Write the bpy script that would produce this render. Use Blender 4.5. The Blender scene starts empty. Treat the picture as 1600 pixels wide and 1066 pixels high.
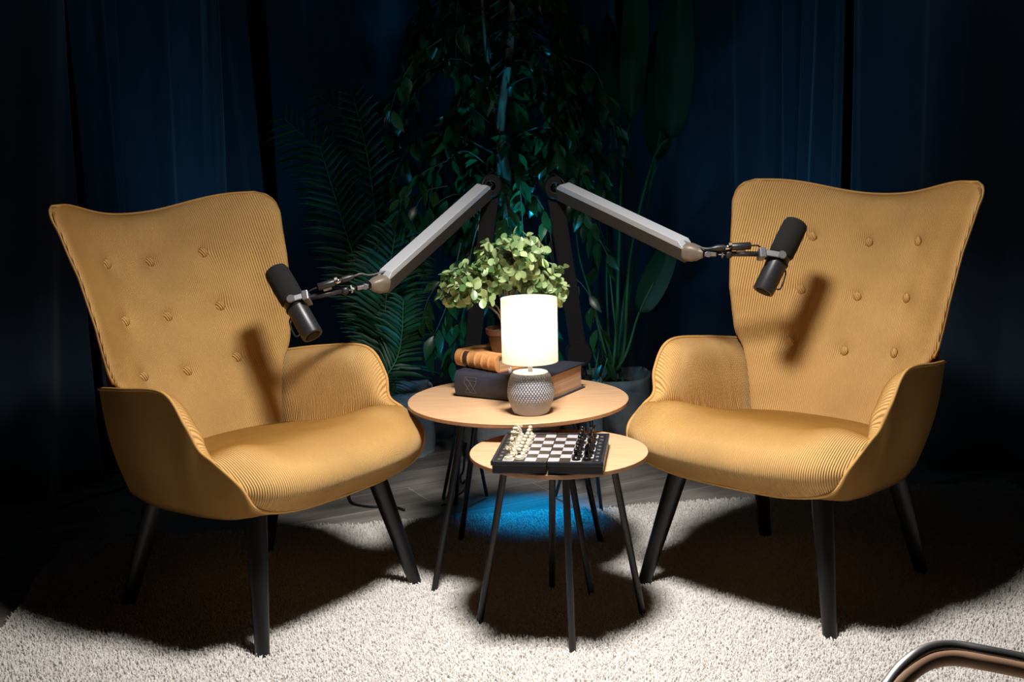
import bpy, math, random
import numpy as np
from mathutils import Vector, Matrix
random.seed(7); rng = np.random.default_rng(7)
scn = bpy.context.scene
COL = scn.collection
PI = math.pi

# ---------------------------------------------------------------- camera
F_PX, PITCH, ROLL, CAM_H = 1912.16, math.radians(9.6914), math.radians(-1.36625), 1.148
fw = Vector((0, math.cos(PITCH), -math.sin(PITCH))); rt = Vector((1, 0, 0)); up = rt.cross(fw)
rt2 = rt*math.cos(ROLL) + up*math.sin(ROLL); up2 = -rt*math.sin(ROLL) + up*math.cos(ROLL)
cam_d = bpy.data.cameras.new('camera'); cam = bpy.data.objects.new('camera', cam_d); COL.objects.link(cam)
M = Matrix((rt2, up2, -fw)).transposed().to_4x4(); M.translation = (0, 0, CAM_H)
cam.matrix_world = M
cam_d.sensor_width = 36; cam_d.lens = F_PX*36/1600; cam_d.clip_start = .05
scn.camera = cam

# ---------------------------------------------------------------- world, lights, exposure
scn.view_settings.view_transform = 'Standard'; scn.view_settings.look = 'None'
scn.view_settings.exposure = 0.0; scn.view_settings.gamma = 1.0
w = bpy.data.worlds.new('world'); scn.world = w; w.use_nodes = True
w.node_tree.nodes['Background'].inputs[0].default_value = (.25, .45, 1, 1)
w.node_tree.nodes['Background'].inputs[1].default_value = 0.001

def light(name, kind, loc, energy, color, target=None, **kw):
    d = bpy.data.lights.new(name, kind); d.energy = energy; d.color = color
    for k, v in kw.items(): setattr(d, k, v)
    o = bpy.data.objects.new(name, d); COL.objects.link(o); o.location = loc
    if target is not None:
        o.rotation_euler = (Vector(target) - Vector(loc)).to_track_quat('-Z', 'Y').to_euler()
    return o
KEY = (0.10, 2.40, 1.95)
light('key_light', 'AREA', KEY, 29.5, (1.0, .965, .92), target=(KEY[0], KEY[1]+.05, 0), shape='DISK', size=.32, spread=math.radians(120))
light('blue_light_up', 'SPOT', (.03, 3.62, .36), 10, (.02, .55, 1), target=(.03, 4.4, 1.15), spot_size=math.radians(140), spot_blend=.6, shadow_soft_size=.05)
light('blue_light_down', 'SPOT', (.07, 3.88, .62), 40, (.0, .36, .9), target=(.07, 3.655, 0), spot_size=math.radians(42), spot_blend=1, shadow_soft_size=.05)
for sx, px_ in ((-1, -1.05), (1, 1.2)):
    light('curtain_wash', 'SPOT', (sx*.5, 3.5, 1.9), .6 if sx < 0 else 1.6, (.15, .62, 1), target=(px_*.95, 4.6, .9), spot_size=math.radians(80), spot_blend=1, shadow_soft_size=.2)

light('curtain_glow', 'SPOT', (-.72, 4.1, .40), 6, (.12, .60, 1), target=(-1.12, 4.75, .92), spot_size=math.radians(66), spot_blend=1, shadow_soft_size=.15)  # pair of added spots hidden behind the armchairs to brighten the curtains
light('curtain_glow', 'SPOT', (.84, 4.1, .40), 6, (.12, .60, 1), target=(1.05, 4.85, .92), spot_size=math.radians(70), spot_blend=1, shadow_soft_size=.15)

light('trunk_glow', 'SPOT', (.06, 3.85, .60), 26, (.02, .55, 1), target=(-.02, 4.3, 1.0), spot_size=math.radians(48), spot_blend=.8, shadow_soft_size=.04)  # extra blue spot added to brighten the ficus trunk

def ray(px, py):
    a_, b_ = (px-800)/F_PX, -(py-533)/F_PX
    cr, sr = math.cos(ROLL), math.sin(ROLL)
    a, b = a_*cr-b_*sr, a_*sr+b_*cr
    c, s = math.cos(PITCH), math.sin(PITCH)
    return Vector((a, c+b*s, -s+b*c))
def at_y(px, py, Y):
    r = ray(px, py); return Vector((0, 0, CAM_H)) + r*(Y/r.y)
def at_z(px, py, z):
    r = ray(px, py); return Vector((0, 0, CAM_H)) + r*((z-CAM_H)/r.z)
FLOOR = -.018

# ---------------------------------------------------------------- materials
def mat(name, base=(.5,.5,.5), rough=.5, metal=0, **kw):
    m = bpy.data.materials.new(name); m.use_nodes = True
    b = m.node_tree.nodes['Principled BSDF']
    b.inputs['Base Color'].default_value = (*base, 1); b.inputs['Roughness'].default_value = rough; b.inputs['Metallic'].default_value = metal
    for k, v in kw.items(): b.inputs[k.replace('_', ' ')].default_value = v
    return m
def N(m, t, **kw):
    n = m.node_tree.nodes.new(t)
    for k, v in kw.items(): setattr(n, k, v)
    return n
def L(m, a, b): m.node_tree.links.new(a, b)
def P(m): return m.node_tree.nodes['Principled BSDF']
def noise_color(m, c1, c2, scale=20, detail=4, coord='Object', stretch=(1,1,1), lo=.35, hi=.65, bump=0, bdist=.002):
    tc = N(m, 'ShaderNodeTexCoord'); mp = N(m, 'ShaderNodeMapping'); mp.inputs['Scale'].default_value = stretch
    no = N(m, 'ShaderNodeTexNoise'); no.inputs['Scale'].default_value = scale; no.inputs['Detail'].default_value = detail
    cr = N(m, 'ShaderNodeValToRGB'); cr.color_ramp.elements[0].position = lo; cr.color_ramp.elements[1].position = hi
    cr.color_ramp.elements[0].color = (*c1, 1); cr.color_ramp.elements[1].color = (*c2, 1)
    L(m, tc.outputs[coord], mp.inputs[0]); L(m, mp.outputs[0], no.inputs['Vector']); L(m, no.outputs['Fac'], cr.inputs[0]); L(m, cr.outputs[0], P(m).inputs['Base Color'])
    if bump:
        bp = N(m, 'ShaderNodeBump'); bp.inputs['Strength'].default_value = bump; bp.inputs['Distance'].default_value = bdist
        L(m, no.outputs['Fac'], bp.inputs['Height']); L(m, bp.outputs[0], P(m).inputs['Normal'])
    return m

def corduroy(name, base, dark, pitch=.0050, ribs=True):
    """velvet pile: paler where it is seen face on, deeper where it is seen along the pile"""
    m = mat(name, base, .8)
    b = P(m); b.inputs['Specular IOR Level'].default_value = .10
    b.inputs['Sheen Weight'].default_value = .12; b.inputs['Sheen Roughness'].default_value = .3; b.inputs['Sheen Tint'].default_value = (1, .8, .5, 1)
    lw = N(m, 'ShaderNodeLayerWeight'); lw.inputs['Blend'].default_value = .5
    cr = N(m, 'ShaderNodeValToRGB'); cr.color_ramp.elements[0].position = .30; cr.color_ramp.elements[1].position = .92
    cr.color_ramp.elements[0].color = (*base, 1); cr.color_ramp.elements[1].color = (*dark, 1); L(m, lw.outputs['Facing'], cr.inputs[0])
    tc = N(m, 'ShaderNodeTexCoord'); no = N(m, 'ShaderNodeTexNoise'); no.inputs['Scale'].default_value = 6; no.inputs['Detail'].default_value = 5
    L(m, tc.outputs['Object'], no.inputs['Vector'])
    mr = N(m, 'ShaderNodeMapRange'); mr.inputs['From Min'].default_value = .3; mr.inputs['From Max'].default_value = .7; mr.inputs['To Min'].default_value = .86; mr.inputs['To Max'].default_value = 1.08; L(m, no.outputs['Fac'], mr.inputs[0])
    mx = N(m, 'ShaderNodeMix', data_type='RGBA', blend_type='MULTIPLY'); mx.inputs[0].default_value = 1
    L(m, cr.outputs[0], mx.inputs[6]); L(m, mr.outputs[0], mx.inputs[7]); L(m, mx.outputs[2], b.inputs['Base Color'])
    if ribs:
        uv = N(m, 'ShaderNodeUVMap', uv_map='UVMap'); sp = N(m, 'ShaderNodeSeparateXYZ'); L(m, uv.outputs[0], sp.inputs[0])
        m1 = N(m, 'ShaderNodeMath', operation='MULTIPLY'); m1.inputs[1].default_value = 2*PI/pitch; L(m, sp.outputs[0], m1.inputs[0])
        m2 = N(m, 'ShaderNodeMath', operation='SINE'); L(m, m1.outputs[0], m2.inputs[0])
        bp = N(m, 'ShaderNodeBump'); bp.inputs['Strength'].default_value = .8; bp.inputs['Distance'].default_value = .0017
        L(m, m2.outputs[0], bp.inputs['Height']); L(m, bp.outputs[0], b.inputs['Normal']); L(m, bp.outputs[0], lw.inputs['Normal']) if False else None
    return m
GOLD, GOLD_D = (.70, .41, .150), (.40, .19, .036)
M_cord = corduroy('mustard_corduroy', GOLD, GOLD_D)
M_cord_shaded = corduroy('mustard_corduroy_shaded', (.40,.215,.068), (.22,.095,.016), ribs=False)  # outer shell: chair fabric with its colour darkened to stand in for shade
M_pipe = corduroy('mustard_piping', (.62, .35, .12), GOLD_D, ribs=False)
M_blackwood = mat('black_painted_wood', (.006, .006, .007), .38)
M_blackmetal = mat('black_powder_coated_metal', (.012, .012, .013), .42)
M_boom_lit = mat('boom_metal_lit', (.62, .63, .67), .42, .35)  # channel cover: paler colour stands in for key light on the arm's top
M_boom_shaded = mat('boom_metal_shaded', (.085, .07, .058), .40, .5)  # arm sides: dark warm colour stands in for shade and warm reflections
M_cap = mat('matt_bronze_plastic', (.20, .165, .13), .5, .25)
M_dark = mat('dark_plastic', (.006, .006, .007), .55, Specular_IOR_Level=.2)
M_foam = noise_color(mat('black_foam', (.01,.01,.01), .95), (.006,.006,.006), (.014,.014,.014), 900, 2, bump=.6, bdist=.001)
M_mic = mat('dark_grey_enamel', (.035, .035, .038), .36, .3)
M_greymetal = mat('grey_metal', (.28, .28, .30), .38, .6)
M_steel = mat('bright_steel', (.75, .75, .76), .2, 1)
M_cable = mat('black_rubber', (.01, .01, .01), .5)
M_greycable = mat('grey_cable', (.12, .12, .13), .45)
M_white = mat('white_plastic', (.55, .56, .58), .5)
M_red = mat('red_plastic', (.7, .03, .01), .5)

def oak(name, c1, c2):
    m = mat(name, c1, .42)
    tc = N(m, 'ShaderNodeTexCoord'); mp = N(m, 'ShaderNodeMapping'); mp.inputs['Scale'].default_value = (2.2, 26, 26); mp.inputs['Rotation'].default_value = (0, 0, .12)
    n1 = N(m, 'ShaderNodeTexNoise'); n1.inputs['Scale'].default_value = 3.2; n1.inputs['Detail'].default_value = 8; n1.inputs['Distortion'].default_value = .7
    cr = N(m, 'ShaderNodeValToRGB'); cr.color_ramp.elements[0].position = .3; cr.color_ramp.elements[1].position = .6
    cr.color_ramp.elements[0].color = (*c2, 1); cr.color_ramp.elements[1].color = (*c1, 1)
    L(m, tc.outputs['Object'], mp.inputs[0]); L(m, mp.outputs[0], n1.inputs['Vector']); L(m, n1.outputs['Fac'], cr.inputs[0]); L(m, cr.outputs[0], P(m).inputs['Base Color'])
    return m
M_oak = oak('pale_oak_laminate', (.66, .41, .235), (.56, .32, .165))
M_oakedge = oak('brown_oak_edge', (.40, .205, .10), (.33, .16, .075))

# ---------------------------------------------------------------- helpers
def tag(o, label=None, cat=None, group=None, kind=None):
    if label: o['label'] = label
    if cat: o['category'] = cat
    if group: o['group'] = group
    if kind: o['kind'] = kind
    return o
def empty(name, loc=(0,0,0), rz=0):
    o = bpy.data.objects.new(name, None); COL.objects.link(o); o.location = loc; o.rotation_euler = (0,0,rz); o.empty_display_size = .05
    return o
class MB:
    """collects vertices and faces of one mesh"""
    def __init__(s): s.v = []; s.f = []; s.u = []; s.mi = []; s.n = 0
    def add(s, V, Fc, U=None, mi=0):
        V = [tuple(map(float, p)) for p in V]; b = s.n
        s.v += V; s.n += len(V); s.f += [tuple(b+i for i in f) for f in Fc]
        s.u += list(U) if U is not None else [(p[0], p[1]) for p in V]; s.mi += [mi]*len(Fc)
        return s
    def grid(s, G, closed_u=False, closed_v=False, U=None, mi=0, flip=False):
        G = np.asarray(G, float); a, b = G.shape[:2]; Fc = []
        for i in range(a if closed_u else a-1):
            for j in range(b if closed_v else b-1):
                q = (i*b+j, ((i+1) % a)*b+j, ((i+1) % a)*b+(j+1) % b, i*b+(j+1) % b)
                Fc.append(q[::-1] if flip else q)
        UU = None if U is None else [tuple(x) for x in np.asarray(U).reshape(-1, 2)]
        return s.add(G.reshape(-1, 3), Fc, UU, mi)
    def tube(s, pts, r, n=10, caps=True, mi=0, squash=None):
        pts = [Vector(p) for p in pts]; rs = r if hasattr(r, '__len__') else [r]*len(pts)
        G = []; ref = None
        for i, p in enumerate(pts):
            t = (pts[min(i+1, len(pts)-1)] - pts[max(i-1, 0)]).normalized()
            if ref is None: ref = t.orthogonal().normalized()
            ref = (ref - t*ref.dot(t)).normalized(); bi = t.cross(ref)
            G.append([p + (ref*math.cos(2*PI*k/n) + bi*math.sin(2*PI*k/n))*rs[i] for k in range(n)])
        b = s.n; s.grid([[tuple(q) for q in row] for row in G], closed_v=True, mi=mi)
        if caps:
            s.f += [tuple(b+k for k in range(n)), tuple(b+(len(pts)-1)*n+k for k in reversed(range(n)))]; s.mi += [mi, mi]
        return s
    def lathe(s, prof, n=40, c=(0,0,0), axis=None, mi=0):
        R = Matrix.Identity(3) if axis is None else Vector((0,0,1)).rotation_difference(Vector(axis)).to_matrix()
        G = []
        for r, z in prof:
            G.append([tuple(R @ Vector((r*math.cos(2*PI*k/n), r*math.sin(2*PI*k/n), z)) + Vector(c)) for k in range(n)])
        b = s.n; s.grid(G, closed_v=True, mi=mi)
        if prof[0][0] > 1e-5: s.f.append(tuple(b+k for k in range(n))); s.mi.append(mi)
        if prof[-1][0] > 1e-5: s.f.append(tuple(b+(len(prof)-1)*n+k for k in reversed(range(n)))); s.mi.append(mi)
        return s
    def box(s, c, size, R=None, mi=0, taper=1.0):
        R = Matrix.Identity(3) if R is None else R; c = Vector(c); V = []
        for z in (-1, 1):
            k = taper if z > 0 else 1
            for x, y in ((-1,-1),(1,-1),(1,1),(-1,1)): V.append(c + R @ Vector((x*size[0]/2*k, y*size[1]/2*k, z*size[2]/2)))
        return s.add(V, [(3,2,1,0),(4,5,6,7),(0,1,5,4),(1,2,6,5),(2,3,7,6),(3,0,4,7)], mi=mi)
    def build(s, name, m, parent=None, smooth=True, loc=None, bevel=0, sharp=None):
        me = bpy.data.meshes.new(name); me.from_pydata(s.v, [], s.f); me.update()
        ms = m if isinstance(m, (list, tuple)) else [m]
        for x in ms: me.materials.append(x)
        if len(ms) > 1: me.polygons.foreach_set('material_index', s.mi)
        uvl = me.uv_layers.new(name='UVMap'); li = np.empty(len(me.loops), np.int32); me.loops.foreach_get('vertex_index', li)
        uvl.data.foreach_set('uv', np.asarray(s.u, np.float32)[li].ravel())
        if smooth: me.polygons.foreach_set('use_smooth', [True]*len(me.polygons))
        if sharp: me.set_sharp_from_angle(angle=math.radians(sharp))
        o = bpy.data.objects.new(name, me); COL.objects.link(o)
        if parent: o.parent = parent
        if loc is not None: o.location = loc
        if bevel:
            b = o.modifiers.new('bevel', 'BEVEL'); b.width = bevel; b.segments = 2; b.limit_method = 'ANGLE'
        return o
def crom(Pn, n=10):
    Pn = np.asarray(Pn, float); Q = np.vstack([2*Pn[0]-Pn[1], Pn, 2*Pn[-1]-Pn[-2]]); o = []
    for i in range(1, len(Q)-2):
        for t in np.linspace(0, 1, n, endpoint=False):
            o.append(.5*((2*Q[i])+(-Q[i-1]+Q[i+1])*t+(2*Q[i-1]-5*Q[i]+4*Q[i+1]-Q[i+2])*t*t+(-Q[i-1]+3*Q[i]-3*Q[i+1]+Q[i+2])*t**3))
    o.append(Pn[-1]); return np.array(o)
def resample(C, n):
    C = np.asarray(C); d = np.r_[0, np.cumsum(np.linalg.norm(np.diff(C, axis=0), axis=1))]; t = np.linspace(0, d[-1], n)
    return np.stack([np.interp(t, d, C[:, k]) for k in range(C.shape[1])], 1)
def copy_thing(o, parent=None):
    c = o.copy(); COL.objects.link(c)
    if parent: c.parent = parent
    for ch in o.children: copy_thing(ch, c)
    return c
def basis(z, yhint=(0,0,1)):
    z = Vector(z).normalized(); y = Vector(yhint); y = (y - z*y.dot(z)).normalized(); x = y.cross(z)
    return Matrix((x, y, z)).transposed()

# ---------------------------------------------------------------- setting: floor, walls
def floor_mat():
    m = mat('grey_brown_wood_look_tiles', (.1,.08,.07), .45)
    tc = N(m, 'ShaderNodeTexCoord'); mp = N(m, 'ShaderNodeMapping'); mp.inputs['Rotation'].default_value = (0, 0, FLOOR_ROT)
    L(m, tc.outputs['Object'], mp.inputs[0])
    br = N(m, 'ShaderNodeTexBrick'); br.offset = .4; br.inputs['Scale'].default_value = 1; br.inputs['Brick Width'].default_value = .95; br.inputs['Row Height'].default_value = .175
    br.inputs['Mortar Size'].default_value = .0022; br.inputs['Mortar Smooth'].default_value = .1
    br.inputs['Color1'].default_value = (.25, .222, .200, 1); br.inputs['Color2'].default_value = (.36, .32, .29, 1); br.inputs['Mortar'].default_value = (.55, .53, .50, 1)
    L(m, mp.outputs[0], br.inputs['Vector'])
    mp2 = N(m, 'ShaderNodeMapping'); mp2.inputs['Scale'].default_value = (1.5, 9, 1); L(m, mp.outputs[0], mp2.inputs[0])
    no = N(m, 'ShaderNodeTexNoise'); no.inputs['Scale'].default_value = 2.2; no.inputs['Detail'].default_value = 7; L(m, mp2.outputs[0], no.inputs['Vector'])
    mr = N(m, 'ShaderNodeMapRange'); mr.inputs['From Min'].default_value = .3; mr.inputs['From Max'].default_value = .7; mr.inputs['To Min'].default_value = .65; mr.inputs['To Max'].default_value = 1.3
    L(m, no.outputs['Fac'], mr.inputs[0])
    mx = N(m, 'ShaderNodeMix', data_type='RGBA', blend_type='MULTIPLY'); mx.inputs[0].default_value = 1
    L(m, br.outputs['Color'], mx.inputs[6]); L(m, mr.outputs[0], mx.inputs[7]); L(m, mx.outputs[2], P(m).inputs['Base Color'])
    bp = N(m, 'ShaderNodeBump'); bp.inputs['Strength'].default_value = .25; bp.inputs['Distance'].default_value = .002; L(m, no.outputs['Fac'], bp.inputs['Height']); L(m, bp.outputs[0], P(m).inputs['Normal'])
    return m
pa, pb = at_z(612, 787, FLOOR), at_z(786, 757, FLOOR)
FLOOR_ROT = -math.atan2((pb-pa).y, (pb-pa).x)
fl = MB().box((0, 2.4, FLOOR-.05), (8, 7.6, .1)).build('floor', floor_mat(), smooth=False); tag(fl, kind='structure')
M_wall = noise_color(mat('dark_paint', (.01,.012,.016), .9), (.009,.011,.015), (.012,.014,.019), 6)
for nm, c, s_ in (('wall_back', (0, 6.05, 1.45), (8, .1, 3)), ('wall_left', (-4.05, 2.4, 1.45), (.1, 7.4, 3)), ('wall_right', (4.05, 2.4, 1.45), (.1, 7.4, 3))):
    tag(MB().box(c, s_).build(nm, M_wall, smooth=False), kind='structure')

# ---------------------------------------------------------------- curtains
M_curt = noise_color(mat('navy_velvet_curtain', (.02,.05,.1), .9, Sheen_Weight=.3), (.012,.032,.060), (.016,.040,.074), 14, 5, stretch=(1,1,.3))
def curtain(path, amp, wave, slant, label, seed, ztop=2.75, top_pull=0):
    r = np.random.default_rng(seed)
    C = resample(crom(path, 12), 400); d = np.r_[0, np.cumsum(np.linalg.norm(np.diff(C, axis=0), axis=1))]
    T = np.gradient(C, axis=0); T /= np.linalg.norm(T, axis=1)[:, None]; Nn = np.stack([T[:,1], -T[:,0]], 1)
    nz = 40; G = np.zeros((nz, 400, 3))
    ph = np.cumsum(r.normal(0, .10, 400)); ph = np.interp(np.arange(400), np.arange(0, 400, 20), ph[::20]); am = 1+.35*np.interp(np.arange(400), np.linspace(0,400,14), r.normal(0, 1, 14))
    for i in range(nz):
        z = FLOOR+.004 + (ztop-FLOOR)*i/(nz-1); h = i/(nz-1)
        q = 2*PI*d/wave + ph*2 + slant*(h-.3)*2*PI
        off = amp*am*(np.sin(q) + .30*np.sin(2.3*q+1.3+2*h) + .03*np.sin(4.1*q+3*h))*(1-.25*h)
        G[i,:,0] = C[:,0] + Nn[:,0]*off + .010*np.sin(q*.5+4*h); G[i,:,1] = C[:,1] + Nn[:,1]*off; G[i,:,2] = z
    o = MB().grid(G).build('curtain', M_curt)
    sm = o.modifiers.new('solidify', 'SOLIDIFY'); sm.thickness = .003
    return tag(o, label, 'curtain', 'floor-length navy curtains around the set')
curtain([(-3.2,2.6),(-2.4,3.35),(-1.75,3.85),(-1.42,4.10)], .060, .40, -.9, 'dark navy curtain at far left, falling to the floor beside the left armchair', 1)
curtain([(-1.46,4.22),(-1.25,4.55),(-1.0,4.85)], .050, .30, -.5, 'narrow navy curtain with slanting folds, behind the wing of the left armchair', 2)
curtain([(-.96,5.06),(-.5,5.15),(.1,5.2),(.7,5.15),(1.12,4.95)], .045, .30, .1, 'navy curtain behind the potted plants in the middle', 3)
curtain([(1.10,4.80),(1.24,4.62)], .02, .15, 0, 'thin navy curtain strip right of the plants', 4) if False else None
curtain([(.98,5.06),(1.15,4.86),(1.21,4.56)], .045, .24, 0, 'navy curtain just left of the dark gap above the right armchair', 5)
curtain([(1.24,4.46),(1.38,4.2),(1.6,3.98),(2.1,3.7),(3.2,3.0)], .035, .42, .05, 'wide navy curtain right of the dark gap, reaching past the right armchair', 6)

# ---------------------------------------------------------------- rug
def rug():
    root = empty('shag_rug', (0,0,FLOOR)); tag(root, 'cream shag rug under both armchairs and the two round tables', 'rug')
    c0 = np.array([-1.33, 3.44]); u = np.array([.9915, .130]); v = np.array([.130, -.9915]); W, D = 2.95, 2.9
    P2 = lambda a, b: c0 + u*a + v*b
    M_back = mat('rug_backing', (.60,.55,.50), .95)
    pts = [(*P2(a, b), z) for z in (0, .009) for a, b in ((0,0),(W,0),(W,D),(0,D))]
    mb = MB(); mb.add(pts, [(0,1,2,3),(7,6,5,4),(4,5,1,0),(5,6,2,1),(6,7,3,2),(7,4,0,3)])
    mb.build('backing', M_back, root, smooth=False)
    m = mat('cream_shag_pile', (.80,.75,.69), .95, Sheen_Weight=.2)
    at = N(m, 'ShaderNodeAttribute', attribute_name='UVMap'); sp = N(m, 'ShaderNodeSeparateXYZ'); L(m, at.outputs['Vector'], sp.inputs[0])
    cr = N(m, 'ShaderNodeValToRGB'); cr.color_ramp.elements[0].position = 0; cr.color_ramp.elements[1].position = 1
    cr.color_ramp.elements[0].color = (.60,.56,.52,1); cr.color_ramp.elements[1].color = (.84,.81,.78,1)
    L(m, sp.outputs[0], cr.inputs[0]); L(m, cr.outputs[0], P(m).inputs['Base Color'])
    sx = .0054; Dp = 1.95; na, nb = int(W/sx), int(Dp/sx)
    A, B = np.meshgrid(np.arange(na), np.arange(nb)); A = A.ravel()*sx; B = B.ravel()*sx
    n = len(A); A = A + rng.normal(0, sx*.45, n); B = B + rng.normal(0, sx*.45, n)
    edge = np.minimum.reduce([A, W-A, B, D-B]); wob = .012*np.sin(A*9)+.01*np.sin(A*23+1)+.008*np.sin(B*17)
    keep = edge > wob-.010
    A, B = A[keep], B[keep]; n = len(A)
    x = c0[0]+u[0]*A+v[0]*B; y = c0[1]+u[1]*A+v[1]*B
    clump = .5+.5*np.sin(x*41+3*np.sin(y*29))*np.sin(y*37+2.4*np.sin(x*33)) 
    hgt = .0165+.003*clump+rng.normal(0, .0022, n)
    th = rng.random(n)*6.28
    lean = .001+rng.random(n)*.006
    dx, dy = np.cos(th), np.sin(th); wd = .0017+rng.random(n)*.0013
    V = np.zeros((n, 7, 3)); ang0 = rng.random(n)*6.28
    for k in range(3):
        a_ = ang0+k*2*PI/3
        V[:,k,0] = x+np.cos(a_)*wd; V[:,k,1] = y+np.sin(a_)*wd; V[:,k,2] = .006
        V[:,3+k,0] = x+dx*lean*.45+np.cos(a_)*wd*1.15; V[:,3+k,1] = y+dy*lean*.45+np.sin(a_)*wd*1.15; V[:,3+k,2] = .006+(hgt-.006)*.72
    V[:,6,0] = x+dx*lean; V[:,6,1] = y+dy*lean; V[:,6,2] = hgt
    fc = np.array([[0,1,4],[0,4,3],[1,2,5],[1,5,4],[2,0,3],[2,3,5],[3,4,6],[4,5,6],[5,3,6]])
    Fa = (fc[None]+np.arange(n)[:,None,None]*7).reshape(-1,3)
    me = bpy.data.meshes.new('pile'); me.vertices.add(n*7); me.vertices.foreach_set('co', V.astype(np.float32).ravel())
    nf = len(Fa); me.loops.add(nf*3); me.loops.foreach_set('vertex_index', Fa.astype(np.int32).ravel())
    me.polygons.add(nf); me.polygons.foreach_set('loop_start', np.arange(0, nf*3, 3, dtype=np.int32)); me.polygons.foreach_set('use_smooth', np.ones(nf, bool))
    me.update(calc_edges=True)
    uvl = me.uv_layers.new(name='UVMap'); val = np.clip(rng.normal(.6, .25, n), 0, 1); uu = np.repeat(val, 27); uvl.data.foreach_set('uv', np.stack([uu, uu], 1).astype(np.float32).ravel())
    me.materials.append(m)
    o = bpy.data.objects.new('pile', me); COL.objects.link(o); o.parent = root; o['kind'] = 'stuff'
rug()

# ---------------------------------------------------------------- armchair
def ip(x, xs, ys): return float(np.interp(x, xs, ys))
EDGE = np.array([(.29,.234,.563),(.33,.091,.583),(.335,-.063,.592),(.333,-.127,.527),(.318,-.150,.470),(.316,-.200,.444),(.309,-.27,.40),(.273,-.283,.341),(.161,-.284,.312),(0,-.293,.309)])
RINGB = np.array([(.222,.235,.284),(.245,.12,.276),(.25,0,.278),(.252,-.06,.281),(.252,-.10,.284),(.25,-.16,.290),(.24,-.20,.298),(.22,-.235,.306),(.14,-.262,.309),(0,-.27,.306)])
BUT = [(-.155,.845),(0,.833),(.155,.845),(-.155,.703),(0,.692),(.155,.703),(-.153,.567),(0,.553),(.153,.567)]
def back_yc(z): return ip(z, [.36,.45,.551,.69,.833,.90,.96], [.180,.218,.265,.329,.387,.408,.422])
def back_w(z): return ip(z, [.36,.45,.55,.575,.60,.65,.713,.835,.944,1.0], [.20,.225,.262,.281,.292,.302,.313,.329,.348,.353])
def back_k(z): return ip(z, [.36,.5,.573,.713,.835,.944,1.0], [.05,.07,.092,.148,.170,.165,.145])
def back_top(t): return .958+.038*math.sin(min(1, abs(t)/.90)*PI/2)**2.6+.004*abs(t)
def back_pt(t, s, z0=.37, puff=True):
    zt = back_top(t); z = z0+s*(zt-z0); w_ = back_w(z); r = .036; d = z-(zt-r); x = t*w_
    if d > 0: x *= (w_-(r-math.sqrt(max(r*r-d*d, 0))))/w_
    y = back_yc(z)-(back_k(z)+.004)*abs(t)**2.13
    if puff:
        e = (1-abs(t))*w_; q = max(0, min(1, (.034-e)/.034)); y += .020*(1-math.sqrt(max(0, 1-q*q)))-.014
        q = max(0, min(1, (.062-(zt-z))/.062)); y += .042*(1-math.sqrt(max(0, 1-q*q)))
        for bx, bz in BUT:
            dd = ((x-bx)**2+(z-bz)**2); y += .009*math.exp(-dd/.030**2)+.006*math.exp(-dd/.014**2)
        if z < .66 and abs(t) > .8:   # creases where the arms are sewn in
            y += .004*math.sin(z*260)*math.sin(PI*max(0, (abs(t)-.8)/.2))*max(0, 1-abs(z-.60)/.05)
    return (x, y, z)
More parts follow.
